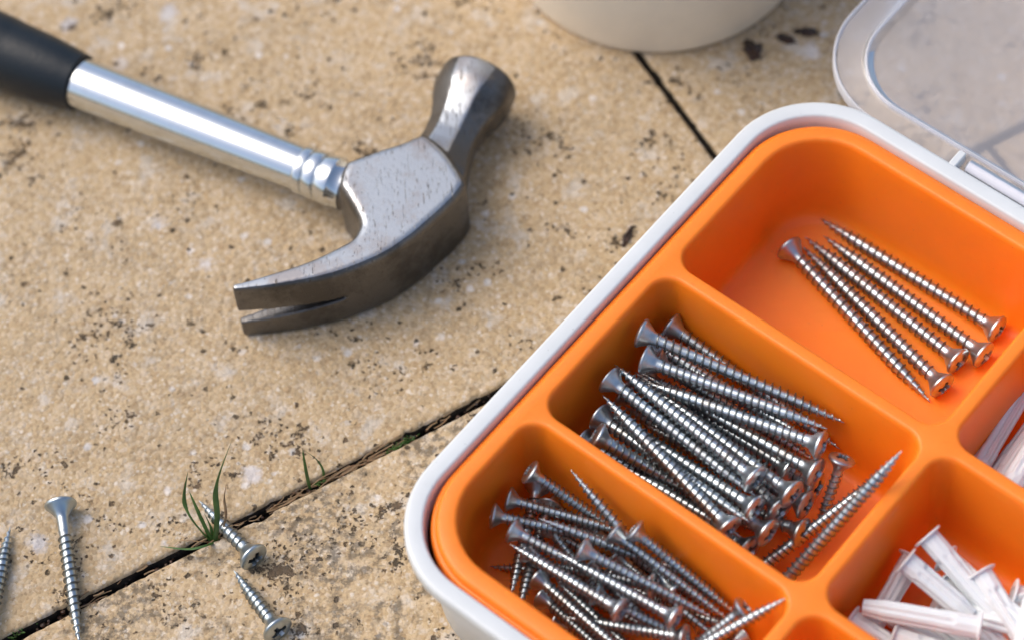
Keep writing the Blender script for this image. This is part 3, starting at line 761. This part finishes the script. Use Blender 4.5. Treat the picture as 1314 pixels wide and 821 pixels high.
# ------------------------------------------------------------------ grass in the joint, crumbs and dry bits
def blade(name, pts, w, m, parent=None, origin=(0,0,0), flat=.35):
    P = [Vector(p) for p in pts]; Q = []
    nseg = len(P)-1
    for i in range(nseg):
        p0 = P[max(0,i-1)]; p1 = P[i]; p2 = P[i+1]; p3 = P[min(nseg,i+2)]
        for k in range(6):
            t = k/6; Q.append(.5*((2*p1)+(p2-p0)*t+(2*p0-5*p1+4*p2-p3)*t*t+(3*p1-p0-3*p2+p3)*t**3))
    Q.append(P[-1]); V, F = [], []; n_ = 6; N_ = len(Q)
    for i, q in enumerate(Q):
        d = (Q[min(i+1,N_-1)]-Q[max(i-1,0)]); Mx = basis(d, (0,.6,.8)); u = i/(N_-1)
        ww = w*(1-.25*abs(u-.4))*(1 if u < .55 else max(.03, 1-((u-.55)/.45)**1.6))
        for j in range(n_):
            t = 2*PI*j/n_; v = Mx @ Vector((0, ww*math.cos(t), ww*flat*math.sin(t))) + q - Vector(origin); V.append(tuple(v))
    for i in range(N_-1):
        for j in range(n_):
            k = (j+1) % n_; F.append((i*n_+j, i*n_+k, (i+1)*n_+k, (i+1)*n_+j))
    F.append(tuple(range(n_))); F.append(tuple((N_-1)*n_+n_-1-j for j in range(n_)))
    return mesh_obj(name, V, F, m, parent, sharp=70)
g1 = empty('grass_tuft', (-10.5,-7.15,-.3), 'green grass tuft growing from the joint beside the loose screw', 'grass tuft', 'grass tufts in the joint')
o1 = (-10.5,-7.15,-.3)
blade('blade', [(-10.46,-7.18,-.3),(-10.18,-7.0,1.2),(-10.08,-6.70,2.3),(-9.80,-6.35,3.1),(-9.28,-5.82,4.1)], .10, M['grass'], g1, o1)
blade('blade', [(-10.58,-7.15,-.3),(-11.08,-6.80,.8),(-11.21,-6.48,1.6),(-10.91,-6.15,2.8)], .085, M['grass'], g1, o1)
blade('blade', [(-10.55,-7.15,-.3),(-10.79,-6.78,1.0),(-10.98,-6.43,2.0)], .09, M['grass'], g1, o1)
blade('blade', [(-10.48,-7.15,-.3),(-10.71,-7.69,.5),(-11.28,-7.75,.5),(-12.26,-7.44,.3)], .085, M['grass'], g1, o1)
blade('dry_blade', [(-10.38,-7.15,-.3),(-9.95,-6.90,.8),(-9.9,-6.5,1.5),(-9.75,-6.2,2.0)], .05, M['straw'], g1, o1)
blade('dry_blade', [(-10.5,-7.15,-.3),(-10.9,-7.35,.2),(-11.5,-7.3,.25),(-11.9,-7.6,.1)], .035, M['straw'], g1, o1)
blade('dry_blade', [(-10.5,-7.15,-.3),(-10.2,-7.0,.3),(-9.7,-7.0,.5),(-9.3,-6.7,.2)], .03, M['straw'], g1, o1)
blade('blade', [(-10.52,-7.15,-.3),(-10.5,-6.95,.4),(-10.65,-6.7,1.0)], .05, M['grass'], g1, o1)
g2 = empty('grass_tuft', (-7.0,-5.35,-.3), 'small thin grass tuft in the joint nearer the box', 'grass tuft', 'grass tufts in the joint')
o2 = (-7.0,-5.35,-.3)
blade('blade', [(-7.22,-5.50,-.3),(-7.23,-5.45,.9),(-7.23,-5.17,2.0)], .06, M['grass'], g2, o2)
blade('blade', [(-6.74,-5.20,-.3),(-6.74,-4.99,.2),(-6.91,-4.91,.8),(-7.26,-4.78,1.2)], .05, M['grass'], g2, o2)

def on_joint(s, t, z): return sl(s, t, z)
rnd = random.Random(11)
# dry straws and crumbs caught in the joint: nobody could count them
V, F = [], []
def add(v, f):
    o = len(V); V.extend(v); F.extend([tuple(i+o for i in q) for q in f])
for i in range(90):
    s = rnd.choice((rnd.uniform(-4.6, .5), rnd.uniform(-13, 3.5))); t = rnd.uniform(-.16, .16); z = rnd.uniform(-.40, .0); L = rnd.uniform(.3, 1.1)
    d = Vector((cs[0], cs[1], rnd.uniform(-.15,.15))); d.rotate(Matrix.Rotation(rnd.uniform(-.25,.25), 3, 'Z'))
    Mx = basis(d); p = Vector(sl(s, t, z)); w = rnd.uniform(.015,.035); bend = rnd.uniform(-.08,.08)
    v = []
    for k in range(6):
        for j in range(5):
            a_ = 2*PI*j/5; v.append(tuple(Mx @ Vector((L*k/5, w*math.cos(a_)+bend*math.sin(k/5*PI), w*math.sin(a_))) + p))
    add(v, [(k*5+j, k*5+(j+1)%5, (k+1)*5+(j+1)%5, (k+1)*5+j) for k in range(5) for j in range(5)])
tag(mesh_obj('straw_litter', V, F, M['straw']), 'dry straw bits lying in the paving joint', kind='stuff')
def lump(c, r, seed, sq=(1,1,.6), n1=10, n2=7, amp=.35):
    v, f = [], []
    for i in range(n2+1):
        th = PI*i/n2
        for j in range(n1):
            a_ = 2*PI*j/n1; d = Vector((math.sin(th)*math.cos(a_), math.sin(th)*math.sin(a_), math.cos(th)))
            rr = r*(1+amp*noise.noise(d*1.7+Vector((seed,seed*.7,0)))); v.append((c[0]+d.x*rr*sq[0], c[1]+d.y*rr*sq[1], c[2]+d.z*rr*sq[2]))
    for i in range(n2):
        for j in range(n1):
            k = (j+1) % n1; f.append((i*n1+j, (i+1)*n1+j, (i+1)*n1+k, i*n1+k))
    return v, f
V, F = [], []
for i in range(420):
    s = rnd.uniform(-15, 29); t = rnd.uniform(-.2, .2); r = rnd.choice((.03,.04,.06,.10))
    add(*lump(sl(s, t, -.62+rnd.uniform(0,.42)), r, i, (1,1,.8), 7, 5))
tag(mesh_obj('soil_crumbs', V, F, M['crumb']), 'dark soil crumbs filling the paving joint', kind='stuff')
V, F = [], []
for (x, y, n_, sp) in ((-4.25,-4.18,40,.22), (-3.8,-3.93,26,.15), (-16.95,-10.0,26,.25), (-6.9,-5.3,14,.15), (-10.5,-7.2,14,.2)):
    for i in range(n_):
        q = rnd.gauss(0, sp); w_ = rnd.gauss(0, .06)
        add(*lump((x+q*cs[0]-w_*cs[1], y+q*cs[1]+w_*cs[0], -.28+rnd.uniform(0,.18)), rnd.uniform(.025,.07), i, (1,.5,.7), 7, 5, .5))
tag(mesh_obj('moss', V, F, M['moss']), 'green moss clumps in the paving joint', kind='stuff')
# loose grit lying on the slabs
V, F = [], []
for i in range(900):
    s, t = rnd.uniform(-15, 25), rnd.choice((-1,1))*rnd.uniform(.35, 14)
    if t > 6: t *= rnd.uniform(1, 1.6)
    r = rnd.choice((.018,.025,.035)); add(*lump(sl(s, t, r*.4), r, i, (1,1,.7), 6, 4))
tag(mesh_obj('loose_grit', V, F, M['pave']), 'fine sandy grit on the paving', kind='stuff')
def crumb(x, y, ln, wd, ang, lb, m='crumb'):
    v, f = lump((0,0,0), 1, x, (ln, wd, wd*.55), 20, 14, 1.1); c_, s_ = math.cos(R(ang)), math.sin(R(ang))
    o = mesh_obj('bark_crumb', [(p[0]*c_-p[1]*s_, p[0]*s_+p[1]*c_, p[2]) for p in v], f, M[m], loc=(x, y, wd*.4))
    tag(o, lb, 'bark crumb', 'bark crumbs beside the tub')
crumb(9.60, 11.18, .46, .27, 115, 'largest dark bark crumb on the paving, right of the tub')
crumb(10.90, 11.55, .34, .15, 150, 'brown bark crumb in the middle of three beside the tub')
crumb(11.68, 11.80, .38, .16, 172, 'dark bark crumb nearest the lid of the three beside the tub')
crumb(4.30, 3.40, .40, .12, 60, 'thin dark crumb on the paving touching the white box edge')

# ------------------------------------------------------------------ light
SUN = Vector((-.66, .25, .95)).normalized()
el = math.asin(SUN.z); az = math.atan2(SUN.x, SUN.y)
w = bpy.data.worlds.new('World'); scene.world = w; w.use_nodes = True
nt = w.node_tree; sky = nt.nodes.new('ShaderNodeTexSky'); sky.sky_type = 'NISHITA'; sky.sun_disc = False
sky.sun_elevation = el; sky.sun_rotation = az; sky.air_density = 1.0; sky.dust_density = 4.5; sky.ozone_density = 1.0
nt.links.new(sky.outputs[0], nt.nodes['Background'].inputs[0]); nt.nodes['Background'].inputs[1].default_value = .15
ld = bpy.data.lights.new('sun', 'SUN'); ld.energy = 0.85; ld.angle = R(50); ld.color = (1, .95, .88)
lo = bpy.data.objects.new('sun', ld); C.objects.link(lo); lo.rotation_euler = SUN.to_track_quat('Z', 'Y').to_euler()

# ------------------------------------------------------------------ camera
CAMR = [[0.9966215341309772, -0.0694931807590803, -0.043774599191806596], [0.08213110072571488, 0.8432664338817442, 0.5311837759024165], [0.0, 0.5329844456608015, -0.8461250384450564]]
cam = bpy.data.cameras.new('camera'); co = bpy.data.objects.new('camera', cam); C.objects.link(co)
RIGHT, UP, FWD = Vector(CAMR[0]), Vector(CAMR[1]), Vector(CAMR[2])
mw = Matrix((RIGHT, UP, -FWD)).transposed().to_4x4(); mw.translation = Vector((0, -.5, .8)); co.matrix_world = mw
cam.sensor_width = 36; cam.lens = 3500/1314*36; cam.clip_start = .01; cam.clip_end = 100
cam.dof.use_dof = True; cam.dof.focus_distance = .895; cam.dof.aperture_fstop = 5.8
scene.camera = co
scene.view_settings.view_transform = 'Standard'; scene.view_settings.look = 'None'; scene.view_settings.exposure = 0.33
scene.view_settings.gamma = 1
scene.cycles.use_denoising = True
scene.cycles.max_bounces = 12; scene.cycles.diffuse_bounces = 8; scene.cycles.transparent_max_bounces = 16
